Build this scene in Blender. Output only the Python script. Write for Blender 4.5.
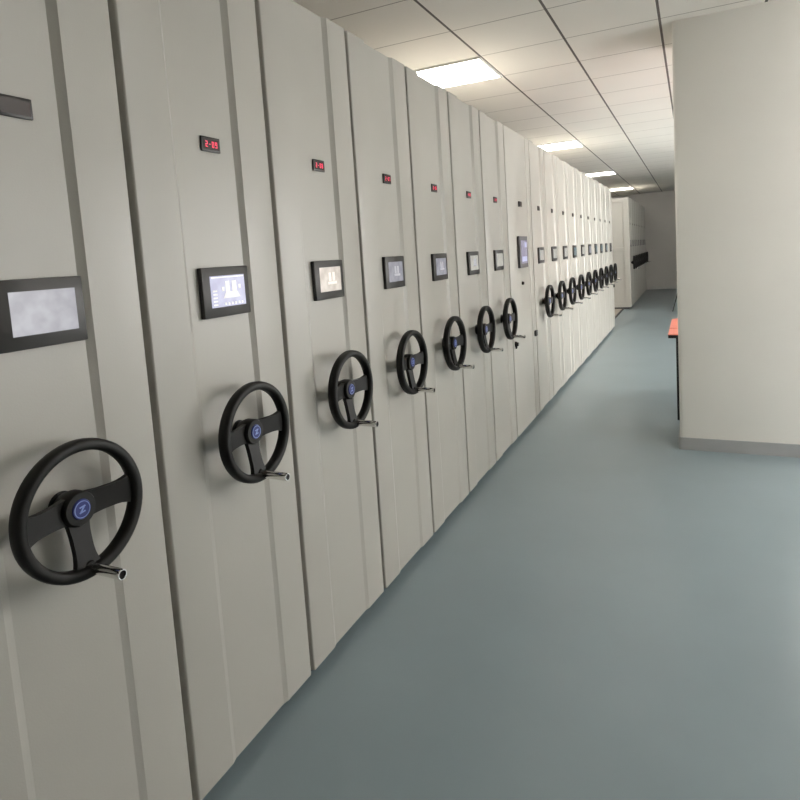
import bpy, bmesh, math, random
from mathutils import Vector, Matrix
random.seed(4)
for o in list(bpy.data.objects): bpy.data.objects.remove(o)
SC = bpy.context.scene; COL = SC.collection

# ------------------------------------------------------------ camera, world, exposure
CAM_POS = Vector((1.2143, 0.0, 1.4577))
F = Vector((-0.43274701, 0.89626886, -0.09711929))
Rt = Vector((0.90136438, 0.42818465, -0.06480871))
Up = Vector((0.01650104, 0.11558564, 0.99316045))
cam = bpy.data.cameras.new('camera'); cam_ob = bpy.data.objects.new('camera', cam); COL.objects.link(cam_ob)
cam_ob.matrix_world = Matrix(((Rt.x, Up.x, -F.x, CAM_POS.x), (Rt.y, Up.y, -F.y, CAM_POS.y),
                              (Rt.z, Up.z, -F.z, CAM_POS.z), (0, 0, 0, 1)))
cam.sensor_fit = 'HORIZONTAL'; cam.sensor_width = 36.0
cam.lens = 36.0 * 610.81 / 800.0
cam.shift_x = 0.0; cam.shift_y = -83.2 / 800.0
cam.clip_start = 0.02; cam.clip_end = 200
SC.camera = cam_ob
SC.view_settings.view_transform = 'Standard'; SC.view_settings.look = 'None'
SC.view_settings.gamma = 1.0; SC.view_settings.use_curve_mapping = False
SC.view_settings.exposure = 0.05
SKY_STRENGTH = 10.0
PANEL_STRENGTH = 19.0
w = bpy.data.worlds.new('daylight'); SC.world = w; w.use_nodes = True
bg = w.node_tree.nodes['Background']; bg.inputs[0].default_value = (1.0, 0.985, 0.96, 1); bg.inputs[1].default_value = SKY_STRENGTH

# ------------------------------------------------------------ materials
def mat(name, col, rough=0.5, metal=0.0, spec=0.5, noise=0.0, nscale=8.0, bump=0.0, bscale=300.0, emit=None, estr=0.0, coat=0.0):
    m = bpy.data.materials.new(name); m.use_nodes = True
    nt = m.node_tree; b = nt.nodes['Principled BSDF']
    b.inputs['Base Color'].default_value = (*col, 1); b.inputs['Roughness'].default_value = rough
    b.inputs['Metallic'].default_value = metal; b.inputs['Specular IOR Level'].default_value = spec
    b.inputs['Coat Weight'].default_value = coat
    tc = nt.nodes.new('ShaderNodeTexCoord')
    if noise:
        n = nt.nodes.new('ShaderNodeTexNoise'); n.inputs['Scale'].default_value = nscale; n.inputs['Detail'].default_value = 4
        r = nt.nodes.new('ShaderNodeMapRange'); r.inputs['From Min'].default_value = 0.3; r.inputs['From Max'].default_value = 0.7
        r.inputs['To Min'].default_value = 1 - noise; r.inputs['To Max'].default_value = 1 + noise
        mx = nt.nodes.new('ShaderNodeVectorMath'); mx.operation = 'SCALE'; mx.inputs[0].default_value = col
        nt.links.new(tc.outputs['Object'], n.inputs['Vector']); nt.links.new(n.outputs['Fac'], r.inputs['Value'])
        nt.links.new(r.outputs[0], mx.inputs['Scale']); nt.links.new(mx.outputs[0], b.inputs['Base Color'])
    if bump:
        n2 = nt.nodes.new('ShaderNodeTexNoise'); n2.inputs['Scale'].default_value = bscale; n2.inputs['Detail'].default_value = 2
        bp = nt.nodes.new('ShaderNodeBump'); bp.inputs['Strength'].default_value = bump; bp.inputs['Distance'].default_value = 0.002
        nt.links.new(tc.outputs['Object'], n2.inputs['Vector']); nt.links.new(n2.outputs['Fac'], bp.inputs['Height'])
        nt.links.new(bp.outputs[0], b.inputs['Normal'])
    if emit:
        b.inputs['Emission Color'].default_value = (*emit, 1); b.inputs['Emission Strength'].default_value = estr
    return m

M = {}
M['paint'] = mat('light_grey_powder_coat', (0.475, 0.457, 0.412), 0.33, 0, 0.5, 0.02, 3.0, 0.10, 260)
M['plinth'] = mat('dark_plinth', (0.06, 0.06, 0.06), 0.6, noise=0.1)
M['black'] = mat('black_plastic', (0.010, 0.009, 0.008), 0.48, 0, 0.3, 0.08, 40, 0.08, 500)
M['bezel'] = mat('charcoal_bezel', (0.028, 0.025, 0.022), 0.38, 0, 0.5, 0.05, 30)
M['bezel_grey'] = mat('grey_bezel', (0.10, 0.09, 0.095), 0.4, 0, 0.5, 0.05, 30)
M['window_red'] = mat('dark_red_filter', (0.02, 0.008, 0.006), 0.25, 0, 0.5, 0.05, 30)
M['led'] = mat('red_led', (0.5, 0.02, 0.05), 0.4, noise=0.02, emit=(0.9, 0.07, 0.15), estr=0.75)
M['chrome'] = mat('chrome', (0.75, 0.74, 0.72), 0.14, 1.0, 0.5, 0.03, 30)
M['blue'] = mat('blue_emblem', (0.018, 0.03, 0.19), 0.3, 0, 0.5, 0.05, 60)
M['pale_blue'] = mat('pale_blue_print', (0.25, 0.33, 0.68), 0.35, 0, 0.5, 0.03, 60)
M['ui_white'] = mat('screen_white', (0.3, 0.3, 0.3), 0.3, noise=0.02, emit=(0.92, 0.90, 0.88), estr=0.66)
M['ui_pale'] = mat('screen_pale', (0.2, 0.2, 0.3), 0.3, noise=0.02, emit=(0.60, 0.62, 0.85), estr=0.6)
def screen_mat(name, c1, c2, s):
    m = mat(name, (0.05, 0.05, 0.06), 0.22, 0, 0.5)
    nt = m.node_tree; b = nt.nodes['Principled BSDF']; tc = nt.nodes.new('ShaderNodeTexCoord')
    n = nt.nodes.new('ShaderNodeTexNoise'); n.inputs['Scale'].default_value = 26; n.inputs['Detail'].default_value = 2
    r = nt.nodes.new('ShaderNodeValToRGB'); r.color_ramp.elements[0].color = (*c1, 1); r.color_ramp.elements[1].color = (*c2, 1)
    r.color_ramp.elements[0].position = 0.35; r.color_ramp.elements[1].position = 0.65
    nt.links.new(tc.outputs['Object'], n.inputs['Vector']); nt.links.new(n.outputs['Fac'], r.inputs['Fac'])
    nt.links.new(r.outputs['Color'], b.inputs['Emission Color']); b.inputs['Emission Strength'].default_value = s
    return m
M['scr_blue'] = screen_mat('screen_violet_blue', (0.34, 0.34, 0.55), (0.44, 0.45, 0.66), 0.8)
M['scr_cream'] = screen_mat('screen_cream', (0.62, 0.54, 0.45), (0.80, 0.72, 0.63), 0.85)
M['scr_grey'] = screen_mat('screen_grey_blue', (0.30, 0.30, 0.34), (0.40, 0.40, 0.45), 0.75)
M['scr_pale'] = screen_mat('screen_pale_grey', (0.48, 0.47, 0.42), (0.58, 0.57, 0.50), 0.8)
M['scr_teal'] = screen_mat('screen_teal', (0.12, 0.20, 0.22), (0.22, 0.30, 0.32), 0.7)
M['scr_lilac'] = screen_mat('screen_lilac', (0.34, 0.31, 0.42), (0.46, 0.43, 0.55), 0.75)
M['scr_dim'] = screen_mat('screen_dim', (0.08, 0.08, 0.08), (0.14, 0.14, 0.14), 0.6)
M['wall'] = mat('wall_paint', (0.60, 0.57, 0.53), 0.75, 0, 0.3, 0.02, 2.0)
M['pier'] = mat('pier_paint', (0.87, 0.84, 0.78), 0.7, 0, 0.3, 0.02, 2.0)
M['base'] = mat('grey_baseboard', (0.44, 0.44, 0.44), 0.5, noise=0.03)
M['base_w'] = mat('pale_baseboard', (0.55, 0.54, 0.50), 0.5, noise=0.03)
M['salmon'] = mat('salmon_laminate', (0.88, 0.27, 0.19), 0.45, noise=0.04, nscale=14)
M['steel'] = mat('black_steel', (0.010, 0.010, 0.010), 0.45, noise=0.06)
M['diffuser'] = mat('light_diffuser', (0.9, 0.9, 0.88), 0.5, noise=0.01, emit=(1.0, 0.965, 0.90), estr=PANEL_STRENGTH)
M['alu'] = mat('white_aluminium', (0.75, 0.74, 0.72), 0.4, noise=0.02)
M['board'] = mat('beige_platform', (0.50, 0.44, 0.37), 0.6, noise=0.05)
M['rail'] = mat('steel_rail', (0.35, 0.35, 0.35), 0.3, 1.0, noise=0.05)
# floor: blue grey sheet flooring with cloudy tone
M['floor'] = mat('blue_grey_floor', (0.258, 0.322, 0.348), 0.28, 0, 0.5, 0.05, 1.6, 0.05, 60)
# ceiling: 600 mm tiles, broad joints along the room, fine ones across
def ceiling_mat():
    m = mat('ceiling_tiles', (0.62, 0.58, 0.52), 0.8, 0, 0.2)
    nt = m.node_tree; b = nt.nodes['Principled BSDF']; L = nt.links
    tc = nt.nodes.new('ShaderNodeTexCoord'); sp = nt.nodes.new('ShaderNodeSeparateXYZ'); L.new(tc.outputs['Object'], sp.inputs[0])
    def joint(axis, off, period, width):
        a = nt.nodes.new('ShaderNodeMath'); a.operation = 'ADD'; a.inputs[1].default_value = off; L.new(sp.outputs[axis], a.inputs[0])
        q = nt.nodes.new('ShaderNodeMath'); q.operation = 'PINGPONG'; q.inputs[1].default_value = period / 2; L.new(a.outputs[0], q.inputs[0])
        c = nt.nodes.new('ShaderNodeMath'); c.operation = 'LESS_THAN'; c.inputs[1].default_value = width / 2; L.new(q.outputs[0], c.inputs[0])
        return c
    jx = joint('X', 0.15, 0.6, 0.016); jy = joint('Y', 0.35, 0.6, 0.009)
    def mix(f, A, B):
        n = nt.nodes.new('ShaderNodeMix'); n.data_type = 'RGBA'; L.new(f, n.inputs['Factor'])
        if isinstance(A, tuple): n.inputs['A'].default_value = A
        else: L.new(A, n.inputs['A'])
        n.inputs['B'].default_value = B; return n.outputs['Result']
    ns = nt.nodes.new('ShaderNodeTexNoise'); ns.inputs['Scale'].default_value = 2.2; L.new(tc.outputs['Object'], ns.inputs['Vector'])
    base = mix(ns.outputs['Fac'], (0.84, 0.80, 0.74, 1), (0.79, 0.755, 0.70, 1))
    c1 = mix(jy.outputs[0], base, (0.36, 0.32, 0.29, 1))
    c2 = mix(jx.outputs[0], c1, (0.15, 0.13, 0.12, 1))
    L.new(c2, b.inputs['Base Color'])
    return m
M['ceiling'] = ceiling_mat()
def glass_mat():
    m = bpy.data.materials.new('window_glass'); m.use_nodes = True; nt = m.node_tree; nt.nodes.clear()
    o = nt.nodes.new('ShaderNodeOutputMaterial'); t = nt.nodes.new('ShaderNodeBsdfTransparent'); g = nt.nodes.new('ShaderNodeBsdfGlossy')
    g.inputs['Roughness'].default_value = 0.02; mx = nt.nodes.new('ShaderNodeMixShader'); mx.inputs[0].default_value = 0.07
    nt.links.new(t.outputs[0], mx.inputs[1]); nt.links.new(g.outputs[0], mx.inputs[2]); nt.links.new(mx.outputs[0], o.inputs[0])
    return m
M['glass'] = glass_mat()

# ------------------------------------------------------------ mesh helpers
def box(bm, x0, x1, y0, y1, z0, z1, bev=0.0, seg=2):
    vs = [bm.verts.new(p) for p in ((x0,y0,z0),(x1,y0,z0),(x1,y1,z0),(x0,y1,z0),(x0,y0,z1),(x1,y0,z1),(x1,y1,z1),(x0,y1,z1))]
    fs = [bm.faces.new([vs[i] for i in q]) for q in ((3,2,1,0),(4,5,6,7),(0,1,5,4),(1,2,6,5),(2,3,7,6),(3,0,4,7))]
    if bev:
        es = list({e for f in fs for e in f.edges})
        bmesh.ops.bevel(bm, geom=es, offset=bev, segments=seg, affect='EDGES', profile=0.5)
def prism(bm, pts, axis, a0, a1):
    """closed outline pts (2-D) extruded along an axis from a0 to a1"""
    def P(p, a):
        return {'x': (a, p[0], p[1]), 'y': (p[0], a, p[1]), 'z': (p[0], p[1], a)}[axis]
    lo = [bm.verts.new(P(p, a0)) for p in pts]; hi = [bm.verts.new(P(p, a1)) for p in pts]
    n = len(pts)
    bm.faces.new(lo[::-1]); bm.faces.new(hi)
    for i in range(n): bm.faces.new((lo[i], lo[(i+1) % n], hi[(i+1) % n], hi[i]))
def lathe(bm, prof, c, axis=(1,0,0), n=32, closed=False):
    """profile of (distance along axis, radius) turned about axis through c"""
    ax = Vector(axis).normalized(); t = Vector((0,0,1)) if abs(ax.z) < .9 else Vector((1,0,0))
    e1 = ax.cross(t).normalized(); e2 = ax.cross(e1).normalized(); c = Vector(c)
    rings = []
    for d, r in prof:
        if r < 1e-6: rings.append([bm.verts.new(c + ax*d)])
        else: rings.append([bm.verts.new(c + ax*d + (e1*math.cos(2*math.pi*k/n) + e2*math.sin(2*math.pi*k/n))*r) for k in range(n)])
    pairs = list(zip(rings[:-1], rings[1:]))
    if closed: pairs.append((rings[-1], rings[0]))
    for A, B in pairs:
        for k in range(n):
            k2 = (k+1) % n
            if len(A) == 1 and len(B) == 1: continue
            if len(A) == 1: bm.faces.new((A[0], B[k], B[k2]))
            elif len(B) == 1: bm.faces.new((A[k], B[0], A[k2]))
            else: bm.faces.new((A[k], B[k], B[k2], A[k2]))
def tube(bm, p, q, r, n=16):
    d = Vector(q) - Vector(p); L = d.length
    lathe(bm, [(0, 0), (0, r), (L, r), (L, 0)], p, d, n)
def mesh(name, bm, m, smooth=0):
    bmesh.ops.recalc_face_normals(bm, faces=bm.faces)
    me = bpy.data.meshes.new(name); bm.to_mesh(me); bm.free(); me.materials.append(m)
    if smooth:
        for p in me.polygons: p.use_smooth = True
        me.set_sharp_from_angle(angle=math.radians(smooth))
    return me
def link(name, me, parent=None, loc=(0,0,0), label=None):
    o = bpy.data.objects.new(name, me); COL.objects.link(o); o.location = loc
    if parent: o.parent = parent
    if label: o['label'] = label
    return o
def obj(name, bm, m, parent=None, smooth=0, label=None): return link(name, mesh(name, bm, m, smooth), parent, label=label)
def thing(name, label, cat, loc, group=None):
    o = bpy.data.objects.new(name, None); COL.objects.link(o); o.location = loc; o.empty_display_size = 0.1
    o['label'] = label; o['category'] = cat
    if group: o['group'] = group
    return o
def struct(name, bm, m, smooth=0):
    o = obj(name, bm, m, None, smooth); o['kind'] = 'structure'; return o

# ------------------------------------------------------------ room
X0, X1, Y0, Y1, ZC = -2.75, 4.6, -2.6, 19.81, 2.87
bm = bmesh.new(); box(bm, X0-.2, X1+.2, Y0-.2, Y1+.2, -.1, 0); struct('floor', bm, M['floor'])
bm = bmesh.new(); box(bm, X0-.2, X1+.2, Y0-.2, Y1+.2, ZC, ZC+.1); struct('ceiling', bm, M['ceiling'])
bm = bmesh.new(); box(bm, X0-.2, X0, Y0, Y1, 0, ZC); struct('wall_left', bm, M['wall'])
bm = bmesh.new(); box(bm, X0-.2, X1+.2, Y1, Y1+.2, 0, ZC); struct('wall_back', bm, M['wall'])
bm = bmesh.new(); box(bm, X0-.2, X1+.2, Y0-.2, Y0, 0, ZC); struct('wall_near', bm, M['wall'])
WINS = [(2.9, 4.4), (5.7, 11.9)]; WZ0, WZ1 = 0.4, 2.5
bm = bmesh.new()
box(bm, X1, X1+.2, Y0, Y1, 0, WZ0); box(bm, X1, X1+.2, Y0, Y1, WZ1, ZC)
ys = [Y0] + [v for ab in WINS for v in ab] + [Y1]
for a, b in zip(ys[0::2], ys[1::2]): box(bm, X1, X1+.2, a, b, WZ0, WZ1)
struct('wall_right', bm, M['wall'])
for i, (a, b) in enumerate(WINS):
    bm = bmesh.new(); t = .05
    box(bm, X1+.08, X1+.14, a, b, WZ0, WZ0+t); box(bm, X1+.08, X1+.14, a, b, WZ1-t, WZ1)
    n = 3
    for k in range(n+1):
        y = a + (b-a)*k/n; box(bm, X1+.08, X1+.14, max(a, y-t/2), min(b, y+t/2), WZ0+t, WZ1-t)
    fr = struct('window_%d' % (i+1), bm, M['alu'])
    bm = bmesh.new(); box(bm, X1+.105, X1+.113, a+.02, b-.02, WZ0+.02, WZ1-.02); obj('pane', bm, M['glass'], fr)
# pier in the right of the view, rounded arrises, grey skirting
PX, PY = 1.118, 4.555
def rrect(x0, x1, y0, y1, r, n=4):
    pts = []
    for cx, cy, a0 in ((x1-r, y1-r, 0), (x0+r, y1-r, 90), (x0+r, y0+r, 180), (x1-r, y0+r, 270)):
        for k in range(n+1):
            a = math.radians(a0 + 90*k/n); pts.append((cx+r*math.cos(a), cy+r*math.sin(a)))
    return pts
bm = bmesh.new(); prism(bm, rrect(PX, PX+.79, PY, PY+.6, .022), 'z', 0, ZC); struct('wall_pier', bm, M['pier'], 40)
bm = bmesh.new(); prism(bm, rrect(PX-.010, PX+.80, PY-.010, PY+.61, .02), 'z', 0, .085); struct('baseboard_pier', bm, M['base'], 40)
bm = bmesh.new(); box(bm, .05, X1, Y1-.015, Y1, 0, .10, .004); struct('baseboard_back', bm, M['base_w'])
bm = bmesh.new(); box(bm, X1-.015, X1, Y0, Y1, 0, .10, .004); struct('baseboard_right', bm, M['base_w'])

# ------------------------------------------------------------ ceiling lights
def light_meshes():
    bm = bmesh.new(); t = .018
    box(bm, -.298, .298, -.298, -.298+t, -.012, .0); box(bm, -.298, .298, .298-t, .298, -.012, .0)
    box(bm, -.298, -.298+t, -.298+t, .298-t, -.012, .0); box(bm, .298-t, .298, -.298+t, .298-t, -.012, .0)
    f = mesh('frame', bm, M['alu'])
    bm = bmesh.new(); box(bm, -.28, .28, -.28, .28, -.008, -.001); d = mesh('diffuser', bm, M['diffuser'])
    return f, d
LF, LD = light_meshes()
def ceiling_light(x, y, label):
    t = thing('ceiling_light', label, 'ceiling light', (x, y, ZC), 'square ceiling light panels')
    link('frame', LF, t); link('diffuser', LD, t)
for y, lab in ((.55, 'square white ceiling panel light above the nearest wheel cabinet'),
               (4.75, 'largest glowing ceiling panel, above the cabinet with the tall screen'),
               (8.95, 'glowing ceiling panel partly hidden by the tops of the beige-grey handwheel cabinets'),
               (13.15, 'glowing ceiling panel whole in view over the gap between the two cabinet blocks'),
               (17.35, 'farthest glowing ceiling panel, above the far cabinet block by the back wall')):
    ceiling_light(-.45, y, lab)
for y, lab in ((2.35, 'square white ceiling panel light right of the aisle before the pier'),
               (7.15, 'square white ceiling panel light right of the aisle above the salmon desks')):
    ceiling_light(2.55, y, lab)

# ------------------------------------------------------------ mobile shelving cabinets
ST, STB, GAP, H, ZB = .5583, .580, .018, 2.36, .04
def arc_corner(cx, cy, r, a0, a1, n=4):
    return [(cx + r*math.cos(math.radians(a0+(a1-a0)*k/n)), cy + r*math.sin(math.radians(a0+(a1-a0)*k/n))) for k in range(n+1)]
def panel_mesh(w, recess):
    """front sheet; the middle field is set back, deeper towards the top and dying out towards the floor"""
    h = w/2; r = .007
    def section(D):
        pts = [(-.05, -h)] + arc_corner(-r, -h+r, r, 270, 360)
        if recess: pts += [(0, -.134), (-D*.16, -.132), (-D, -.116), (-D, .116), (-D*.16, .132), (0, .134)]
        return pts + arc_corner(-r, h-r, r, 0, 90) + [(-.05, h)]
    bm = bmesh.new()
    if not recess: prism(bm, section(0), 'z', ZB, H); return mesh('front_panel', bm, M['paint'], 25)
    lev = [(ZB, .006), (.6, .0052), (1.05, .007), (1.45, .0115), (1.9, .013), (H, .013)]
    rings = [[bm.verts.new((x, y, z)) for x, y in section(D)] for z, D in lev]
    n = len(rings[0]); bm.faces.new(rings[0][::-1]); bm.faces.new(rings[-1])
    for A, B in zip(rings[:-1], rings[1:]):
        for i in range(n): bm.faces.new((A[i], A[(i+1) % n], B[(i+1) % n], B[i]))
    return mesh('front_panel', bm, M['paint'], 15)
def body_mesh(w, depth=2.55):
    bm = bmesh.new(); box(bm, -depth, -.05, -w/2+.003, w/2-.003, ZB+.01, H-.004); return mesh('cabinet_body', bm, M['paint'])
def plinth_mesh(w, depth=2.5):
    bm = bmesh.new(); box(bm, -depth, -.045, -w/2+.006, w/2-.006, 0, ZB+.01); return mesh('plinth', bm, M['plinth'])
W = ST - GAP; D0 = -.012; WY = .024
ME = dict(front=panel_mesh(W, True), body=body_mesh(W), plinth=plinth_mesh(W))
# numeric display
bm = bmesh.new(); box(bm, D0, D0+.006, -.019, .055, 1.787, 1.829, .002); ME['num'] = mesh('number_display', bm, M['bezel'], 30)
bm = bmesh.new(); box(bm, D0+.0055, D0+.0068, -.013, .049, 1.793, 1.823); ME['num_window'] = mesh('display_window', bm, M['window_red'])
SEG = {'0':'abcdef','1':'bc','2':'abged','3':'abgcd','4':'fgbc','5':'afgcd','6':'afgedc','7':'abc','8':'abcdefg','9':'abcdfg','-':'g'}
def digits_mesh(s):
    bm = bmesh.new(); dw, dh, t = .0085, .017, .0026; x0, x1 = D0+.0066, D0+.0074; step = .0128
    y = .018-step*(len(s)-1)/2; z = 1.808
    for ch in s:
        for k in SEG[ch]:
            l, r_, b_, t_ = y-dw/2, y+dw/2, z-dh/2, z+dh/2
            q = {'a':(l,r_,t_-t,t_),'d':(l,r_,b_,b_+t),'g':(l,r_,z-t/2,z+t/2),'f':(l,l+t,z,t_),'b':(r_-t,r_,z,t_),'e':(l,l+t,b_,z),'c':(r_-t,r_,b_,z)}[k]
            if ch == '-': q = (y-.003, y+.003, z-t/2, z+t/2)
            box(bm, x0, x1, *q)
        y += step
    return mesh('digits', bm, M['led'])
# touch screen
bm = bmesh.new(); box(bm, D0, D0+.016, -.080, .115, 1.321, 1.463, .003); ME['touch'] = mesh('touch_screen', bm, M['bezel'], 30)
SY0, SY1, SZ0, SZ1 = -.050, .094, 1.349, 1.438
def scr_mesh(m, q=(SY0, SY1, SZ0, SZ1), x=D0+.016):
    bm = bmesh.new(); box(bm, x-.001, x+.0008, *q); return mesh('screen', bm, m)
def icons_mesh():
    bm = bmesh.new(); xa, xb = D0+.0168, D0+.0176
    def R(u0, u1, v0, v1): box(bm, xa, xb, SY0+u0*.144, SY0+u1*.144, SZ0+v0*.089, SZ0+v1*.089)
    R(.42, .54, .42, .82); R(.61, .74, .42, .82)                       # two standing cabinets
    prism(bm, [(SY0+a*.144, SZ0+b*.089) for a, b in ((.34,.27),(.84,.27),(.76,.47),(.42,.47))], 'x', xa, xb)
    for k in range(6): R(.36+k*.1, .36+k*.1+.055, .05, .13)
    for k in range(5): R(.05, .17, .06+k*.11, .06+k*.11+.05)
    R(.31, .38, .50, .64); R(.80, .87, .55, .68)
    R(.03, .97, .93, .97)
    return mesh('screen_icons', bm, M['ui_white'])
ME['icons'] = icons_mesh()
def lines_mesh():
    bm = bmesh.new(); xa, xb = D0+.0168, D0+.0174
    def R(u0, u1, v0, v1): box(bm, xa, xb, SY0+u0*.144, SY0+u1*.144, SZ0+v0*.089, SZ0+v1*.089)
    R(.4, .52, .42, .78); R(.58, .7, .42, .78); R(.36, .78, .28, .4)
    return bm
ME['faint_cream'] = mesh('screen_icons', lines_mesh(), mat('screen_pale_cream', (.3,.3,.3), .3, noise=.02, emit=(.84,.76,.67), estr=.85))
ME['faint_grey'] = mesh('screen_icons', lines_mesh(), mat('screen_light_grey', (.2,.2,.2), .3, noise=.02, emit=(.41,.41,.46), estr=.75))
SCR = {k: scr_mesh(M[k]) for k in ('scr_blue', 'scr_cream', 'scr_grey', 'scr_pale', 'scr_teal', 'scr_lilac', 'scr_dim')}
# handwheel (axis x)
WZ, WX = .978, .051; RO = .147
bm = bmesh.new()
prof = []
for k in range(14):                                                     # rounded-rectangle rim section
    a = 2*math.pi*k/14; ca, sa = math.cos(a), math.sin(a)
    prof.append((.007+.0168*math.copysign(abs(sa)**.7, sa), RO-.0125 + .0125*math.copysign(abs(ca)**.7, ca)))
lathe(bm, prof, (WX, 0, WZ), (1,0,0), 64, closed=True)
def spoke(ang, w_hub, w_mid, w_rim):
    n = 10; L0, L1 = .015, RO-.012; side = []
    for k in range(n+1):
        t = k/n; d = L0+(L1-L0)*t
        wd = w_mid + (w_hub-w_mid)*max(0, 1-t/.45)**2 + (w_rim-w_mid)*max(0, (t-.6)/.4)**2
        side.append((d, wd/2))
    pts = side + [(d, -h) for d, h in side[::-1]]
    ca, sa = math.cos(ang), math.sin(ang)
    prism(bm, [(d*ca - h*sa, WZ + d*sa + h*ca) for d, h in pts], 'x', WX-.001, WX+.013)
    dish.append(len(bm.verts))
dish = []; v0 = len(bm.verts)
spoke(0, .060, .048, .082); spoke(math.pi, .060, .048, .082); spoke(-math.pi/2, .056, .042, .068)
bm.verts.ensure_lookup_table()
for v in bm.verts[v0:]:                                                 # dished: the hub sits behind the rim
    d = math.hypot(v.co.y, v.co.z-WZ); v.co.x -= .026*max(0, 1-d/(RO-.012))**.8
lathe(bm, [(-.045, 0), (-.045, .030), (-.025, .037), (.000, .037), (.005, .034), (.006, 0)], (WX, 0, WZ), (1,0,0), 36)
lathe(bm, [(-.010, 0), (-.010, .016), (.012, .016), (.018, .013), (.018, 0)], (WX-.006, .003, WZ-.128), (1,0,0), 20)   # lug for the crank
ME['wheel'] = mesh('handwheel', bm, M['black'], 35)
bm = bmesh.new(); lathe(bm, [(0, 0), (0, .031), (.006, .031), (.010, .018), (WX-D0-.040, .016), (WX-D0-.040, 0)], (D0, 0, WZ), (1,0,0), 28)
ME['shaft'] = mesh('wheel_shaft', bm, M['black'], 35)
bm = bmesh.new(); lathe(bm, [(.012, 0), (.012, .0075), (.026, .009), (.030, .0105), (.104, .0115), (.110, .0105), (.110, .0085), (.100, .0085), (.100, 0)], (WX-.006, .003, WZ-.128), (1,0,0), 24)
ME['crank'] = mesh('crank_handle', bm, M['chrome'], 35)
bm = bmesh.new(); lathe(bm, [(.1005, 0), (.1005, .0084), (.106, .0084), (.106, 0)], (WX-.006, .003, WZ-.128), (1,0,0), 20)
ME['crank_end'] = mesh('handle_end_shade', bm, M['black'], 35)  # black disc stands in for the shade inside the open tube end
bm = bmesh.new(); lathe(bm, [(.0055, 0), (.0055, .0215), (.008, .020), (.0085, 0)], (WX, 0, WZ), (1,0,0), 32)
ME['emblem'] = mesh('emblem', bm, M['blue'], 30)
bm = bmesh.new(); xa, xb = WX+.0082, WX+.0090
lathe(bm, [(.0078, .0165), (.0089, .0165), (.0089, .0180), (.0078, .0180)], (WX, 0, WZ), (1,0,0), 32, closed=True)
def emb(pts): prism(bm, [(a*.001, WZ + b*.001) for a, b in pts], 'x', xa, xb)
emb([(-7,6),(7,8),(8,5),(-6,3)]); emb([(2.5,6),(7.5,6.5),(-2.5,-6.5),(-7.5,-6)]); emb([(-8,-5),(6,-3),(7,-6),(-7,-8)])
ME['emblem_mark'] = mesh('emblem_mark', bm, M['pale_blue'])
# locks
bm = bmesh.new(); lathe(bm, [(0, 0), (0, .020), (.010, .020), (.016, .015), (.026, .013), (.026, 0)], (0, 0, 0), (1,0,0), 20); box(bm, .004, .014, -.012, .012, -.034, 0, .002)
ME['lock'] = mesh('lock', bm, M['black'], 35)
bm = bmesh.new(); box(bm, 0, .018, -.028, .028, -.024, .024, .003); ME['latch'] = mesh('latch', bm, M['black'], 30)
bm = bmesh.new(); lathe(bm, [(0, 0), (0, .014), (.012, .013), (.016, .009), (.016, 0)], (0, 0, 0), (1,0,0), 20); ME['keylock'] = mesh('key_lock', bm, M['black'], 35)
bm = bmesh.new(); lathe(bm, [(.024, 0), (.024, .008), (.029, .008), (.029, 0)], (0, 0, 0), (1,0,0), 16); ME['barrel'] = mesh('lock_barrel', bm, M['chrome'], 35)

def children(o): return [c for c in bpy.data.objects if c.parent == o]
def make_unit():
    t = thing('mobile_shelving_cabinet', '-', 'shelving cabinet', (0, 0, 0))
    link('cabinet_body', ME['body'], t); link('front_panel', ME['front'], t); link('plinth', ME['plinth'], t, label='dark recessed plinth')
    nd = link('number_display', ME['num'], t, label='small black number display'); link('display_window', ME['num_window'], nd)
    ts = link('touch_screen', ME['touch'], t, label='touch screen in a charcoal housing'); link('screen', SCR['scr_dim'], ts)
    hw = link('handwheel', ME['wheel'], t, (0, WY, 0), label='black three-spoke handwheel')
    link('wheel_shaft', ME['shaft'], hw); ch = link('crank_handle', ME['crank'], hw, label='chrome crank handle'); link('handle_end_shade', ME['crank_end'], hw)
    link('emblem', ME['emblem'], hw, label='round blue emblem with a pale slanted mark'); link('emblem_mark', ME['emblem_mark'], hw)
    return t
def copy_tree(o, parent=None):
    c = o.copy(); COL.objects.link(c)
    if parent: c.parent = parent
    for ch in children_of[o.name]: copy_tree(ch, c)
    return c
proto = make_unit()
children_of = {o.name: children(o) for o in bpy.data.objects}
def find(o, name):
    for c in o.children_recursive:
        if c.name.split('.')[0] == name: return c
used = [False]
def unit(yc, label, group, scr, digits=None, icons=None):
    if not used[0]: o = proto; used[0] = True
    else: o = copy_tree(proto)
    o.location = (0, yc, 0); o['label'] = label; o['group'] = group
    todo.append((o, scr, digits, icons)); return o
todo = []
YA = 1.078; YB = 5.195
G1, G2 = 'mobile shelving cabinets in the long row', 'mobile shelving cabinets in the far block'
rowA = [(-1, 'scr_grey', None, None, 'nearest light grey shelving cabinet, at the left edge, its handwheel lowest and largest'),
        (0, 'scr_blue', '2-09', 'icons', 'light grey shelving cabinet with a violet-blue screen of icons and display reading 2-09'),
        (1, 'scr_cream', '2-08', 'faint_cream', 'light grey shelving cabinet with a glaring cream-white screen in a charcoal frame'),
        (2, 'scr_grey', '2-07', 'faint_grey', 'light grey shelving cabinet with grey-blue screen, right after the one with the cream screen'),
        (3, 'scr_grey', '2-06', 'faint_grey', 'light grey shelving cabinet with handwheel, second after the one with the cream-white screen'),
        (4, 'scr_pale', '2-05', 'faint_grey', 'light grey shelving cabinet with handwheel, second before the cabinet with the tall screen'),
        (5, 'scr_pale', '2-04', None, 'light grey shelving cabinet with handwheel, directly before the cabinet with the tall screen')]
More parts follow.
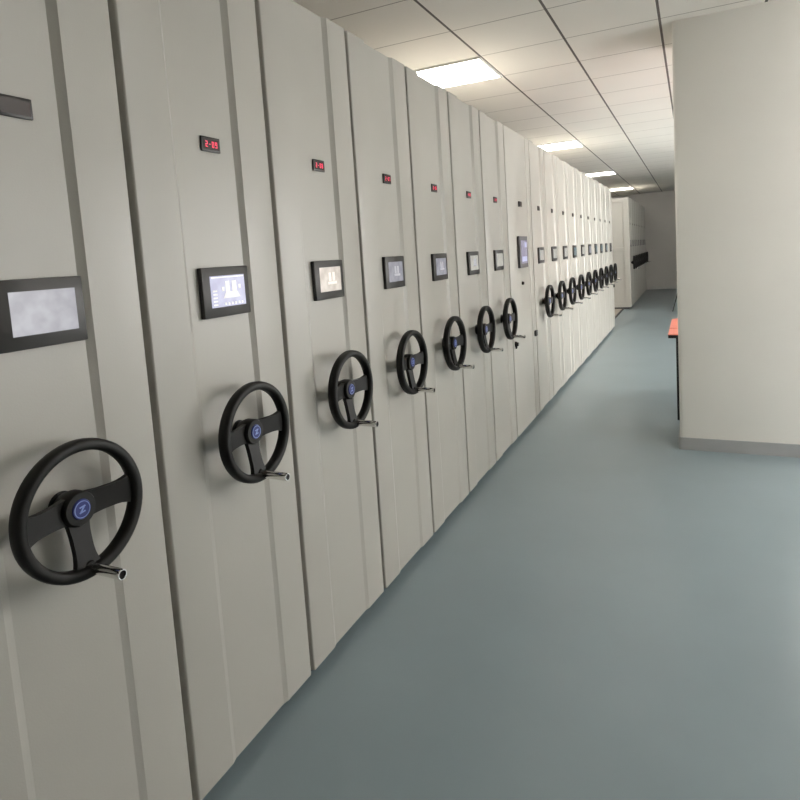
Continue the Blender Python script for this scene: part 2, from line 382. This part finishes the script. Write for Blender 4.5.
for k, s, dg, ic, lab in rowA: unit(YA + ST*(k+.5), lab, G1, s, dg, ic)
ORD = ['first', 'second', 'third', 'fourth', 'fifth', 'sixth', 'seventh', 'eighth', 'ninth', 'tenth']
scB = ['scr_pale', 'scr_pale', 'scr_pale', 'scr_teal', 'scr_pale', 'scr_grey', 'scr_teal', 'scr_teal', 'scr_teal', 'scr_dim']
for k in range(10):
    lab = '%s beige-grey handwheel cabinet beyond the fixed cabinet with the tall screen' % ORD[k]
    if k == 9: lab = 'last beige-grey handwheel cabinet of the long row, at its far end'
    u = unit(YB + STB*(k+.5), lab, G1, scB[k]); u.scale.y = STB/ST
    lastB = u
for k in range(9):
    lab = '%s shaded handwheel cabinet of the far block, counted from its white end panel' % ORD[k]
    u = unit(14.187 + ST*(k+.5), lab, G2, 'scr_dim'); u.scale.z = 1.027
    if k == 0: firstC = u
    else: pass
bpy.context.view_layer.update()
dcache = {}
for o, scr, dg, ic in todo:
    find(o, 'screen').data = SCR[scr]
    if o is todo[0][0]: find(o, 'handwheel').location.y -= .011
    if dg:
        if dg not in dcache: dcache[dg] = digits_mesh(dg)
        link('digits', dcache[dg], find(o, 'number_display'), label='red digits reading 2-09' if dg == '2-09' else 'glowing red digits')
    if ic: link('screen_icons', ME[ic], find(o, 'touch_screen'))
# side panel of the far block
bm = bmesh.new(); yb = -W/2
box(bm, -2.5, -.002, yb-.012, yb+.004, ZB, H)
for x0, x1 in ((-.115, -.004), (-1.30, -1.19), (-2.5, -2.39)): box(bm, x0, x1, yb-.040, yb-.010, ZB+.002, H-.002, .003)
for z0, z1 in ((ZB+.002, .13), (1.24, 1.32), (H-.09, H-.002)): 
    for x0, x1 in ((-1.19, -.115), (-2.39, -1.30)): box(bm, x0, x1, yb-.039, yb-.010, z0, z1, .003)
obj('side_panel', bm, M['paint'], firstC, label='framed pale end panel')
link('latch', ME['latch'], lastB, (-.001, W/2-.045, .735), 'small black latch')
# fixed cabinet with the tall screen
FY0, FY1 = YA + 6*ST + GAP/2, 5.040; FW = FY1-FY0
t = thing('fixed_shelving_cabinet', 'fixed light grey cabinet without handwheel, with a tall portrait screen', 'shelving cabinet', (0, (FY0+FY1)/2, 0))
link('front_panel', panel_mesh(FW, False), t); link('cabinet_body', body_mesh(FW), t); link('plinth', plinth_mesh(FW), t, label='dark recessed plinth')
bm = bmesh.new(); oy = 4.79-(FY0+FY1)/2
box(bm, 0, .012, oy-.037, oy+.037, 1.787, 1.829, .002); nd = obj('number_display', bm, M['bezel'], t, label='small black number display')
bm = bmesh.new(); box(bm, .0115, .0128, oy-.031, oy+.031, 1.793, 1.823); obj('display_window', bm, M['window_red'], nd)
bm = bmesh.new(); box(bm, 0, .022, oy-.125, oy+.125, 1.312, 1.558, .004); ts = obj('control_screen', bm, M['bezel_grey'], t, label='large portrait screen in a grey frame')
link('screen', scr_mesh(M['scr_lilac'], (oy-.088, oy+.098, 1.345, 1.525), .022), ts)
bm = bmesh.new(); box(bm, .0228, .0236, oy+.02, oy+.085, 1.47, 1.51); box(bm, .0228, .0236, oy-.07, oy+.08, 1.36, 1.40); obj('screen_icons', bm, M['ui_pale'], ts)
link('key_lock', ME['keylock'], t, (0, oy-.02, 1.190), 'small black key lock under the screen')
lk = link('lock', ME['lock'], t, (0, -FW/2+.045, .748), 'black lock with a chrome barrel'); link('lock_barrel', ME['barrel'], lk)
# narrow closing strip between the fixed cabinet and the next mobile one
SY = 5.118; SW = .130
t = thing('closing_strip', 'narrow tall grey post with a black latch, right of the tall-screen cabinet', 'filler post', (0, SY, 0))
bm = bmesh.new(); h = SW/2; pts = [(-.3, -h)] + arc_corner(-.008, -h+.008, .008, 270, 360) + arc_corner(-.008, h-.008, .008, 0, 90) + [(-.3, h)]
prism(bm, pts, 'z', ZB, H); obj('post', bm, M['paint'], t, 25)
bm = bmesh.new(); box(bm, -.29, -.045, -h+.004, h-.004, 0, ZB); obj('plinth', bm, M['plinth'], t, label='dark recessed plinth')
link('latch', ME['latch'], t, (0, .012, .742), 'square black latch')

# ------------------------------------------------------------ track platform in the aisle between the blocks
t = thing('track_platform', 'beige track platform with a dark edge strip between the two cabinet blocks', 'floor platform', (0, 12.45, 0))
ya, yb = -1.42, 1.70
bm = bmesh.new(); box(bm, -2.5, -.19, ya, yb, 0, .012); obj('board', bm, M['board'], t)
bm = bmesh.new(); box(bm, -.19, -.15, ya, yb, 0, .016, .003); obj('edge_strip', bm, M['plinth'], t, label='dark edge strip')
for x in (-.55, -1.6):
    bm = bmesh.new(); box(bm, x-.012, x+.012, ya, yb, .010, .020, .002); obj('rail', bm, M['rail'], t, label='steel rail')

# ------------------------------------------------------------ desks and chair beyond the pier
def desk(y0, y1, label, corner):
    x0, x1, zt = 1.030, 2.33, .700
    t = thing('desk', label, 'desk', (0, 0, 0), 'salmon-topped desks behind the pier')
    t.location = ((x0+x1)/2, (y0+y1)/2, 0); hx, hy = (x1-x0)/2, (y1-y0)/2
    bm = bmesh.new()
    pts = [(hx, -hy), (hx, hy)]
    pts += arc_corner(-hx+corner, hy-corner, corner, 90, 180, 8) + [(-hx, -hy)]
    prism(bm, pts, 'z', zt-.004, zt+.002); obj('desktop', bm, M['salmon'], t, label='salmon laminate desktop')
    bm = bmesh.new(); prism(bm, [(x*.999, y*.999) for x, y in pts], 'z', zt-.028, zt-.004); obj('edge_band', bm, M['steel'], t, label='black desktop edge')
    for sx in (-1, 1):
        for sy in (-1, 1):
            bm = bmesh.new(); x = sx*(hx-.068); y = sy*(hy-.022)
            box(bm, x-.012, x+.012, y-.012, y+.012, 0, zt-.028, .002); obj('leg', bm, M['steel'], t, label='black steel leg')
    bm = bmesh.new(); box(bm, -hx+.075, hx-.075, hy-.034, hy-.012, zt-.07, zt-.03); obj('rail', bm, M['steel'], t)
desk(5.29, 5.66, 'salmon-topped desk with black edge and leg, nearer one beside the pier', .01)
desk(5.685, 6.43, 'salmon-topped desk with rounded corner, farther one behind the pier', .15)
# black chair far back, mostly behind the pier
t = thing('chair', 'black chair with thin splayed legs by the back wall, mostly behind the pier', 'chair', (1.15, 13.72, 0))
bm = bmesh.new(); box(bm, -.21, .22, -.20, .22, .43, .47, .015, 3); obj('seat', bm, M['black'], t, 40)
bm = bmesh.new(); pts = arc_corner(0, 0, .55, 65, 115, 10); pts2 = [(x*.955, y*.955) for x, y in pts[::-1]]
prism(bm, [(x, y-.33) for x, y in pts+pts2], 'z', .58, .80); obj('backrest', bm, M['black'], t, 40)
for sx in (-1, 1):
    for sy in (-1, 1):
        bm = bmesh.new(); tube(bm, (sx*.195, sy*.17, .44), (sx*.31, sy*.22, 0), .011); obj('leg', bm, M['steel'], t, 40)
    bm = bmesh.new(); tube(bm, (sx*.18, .19, .44), (sx*.17, .20, .62), .011); obj('back_upright', bm, M['steel'], t, 40)
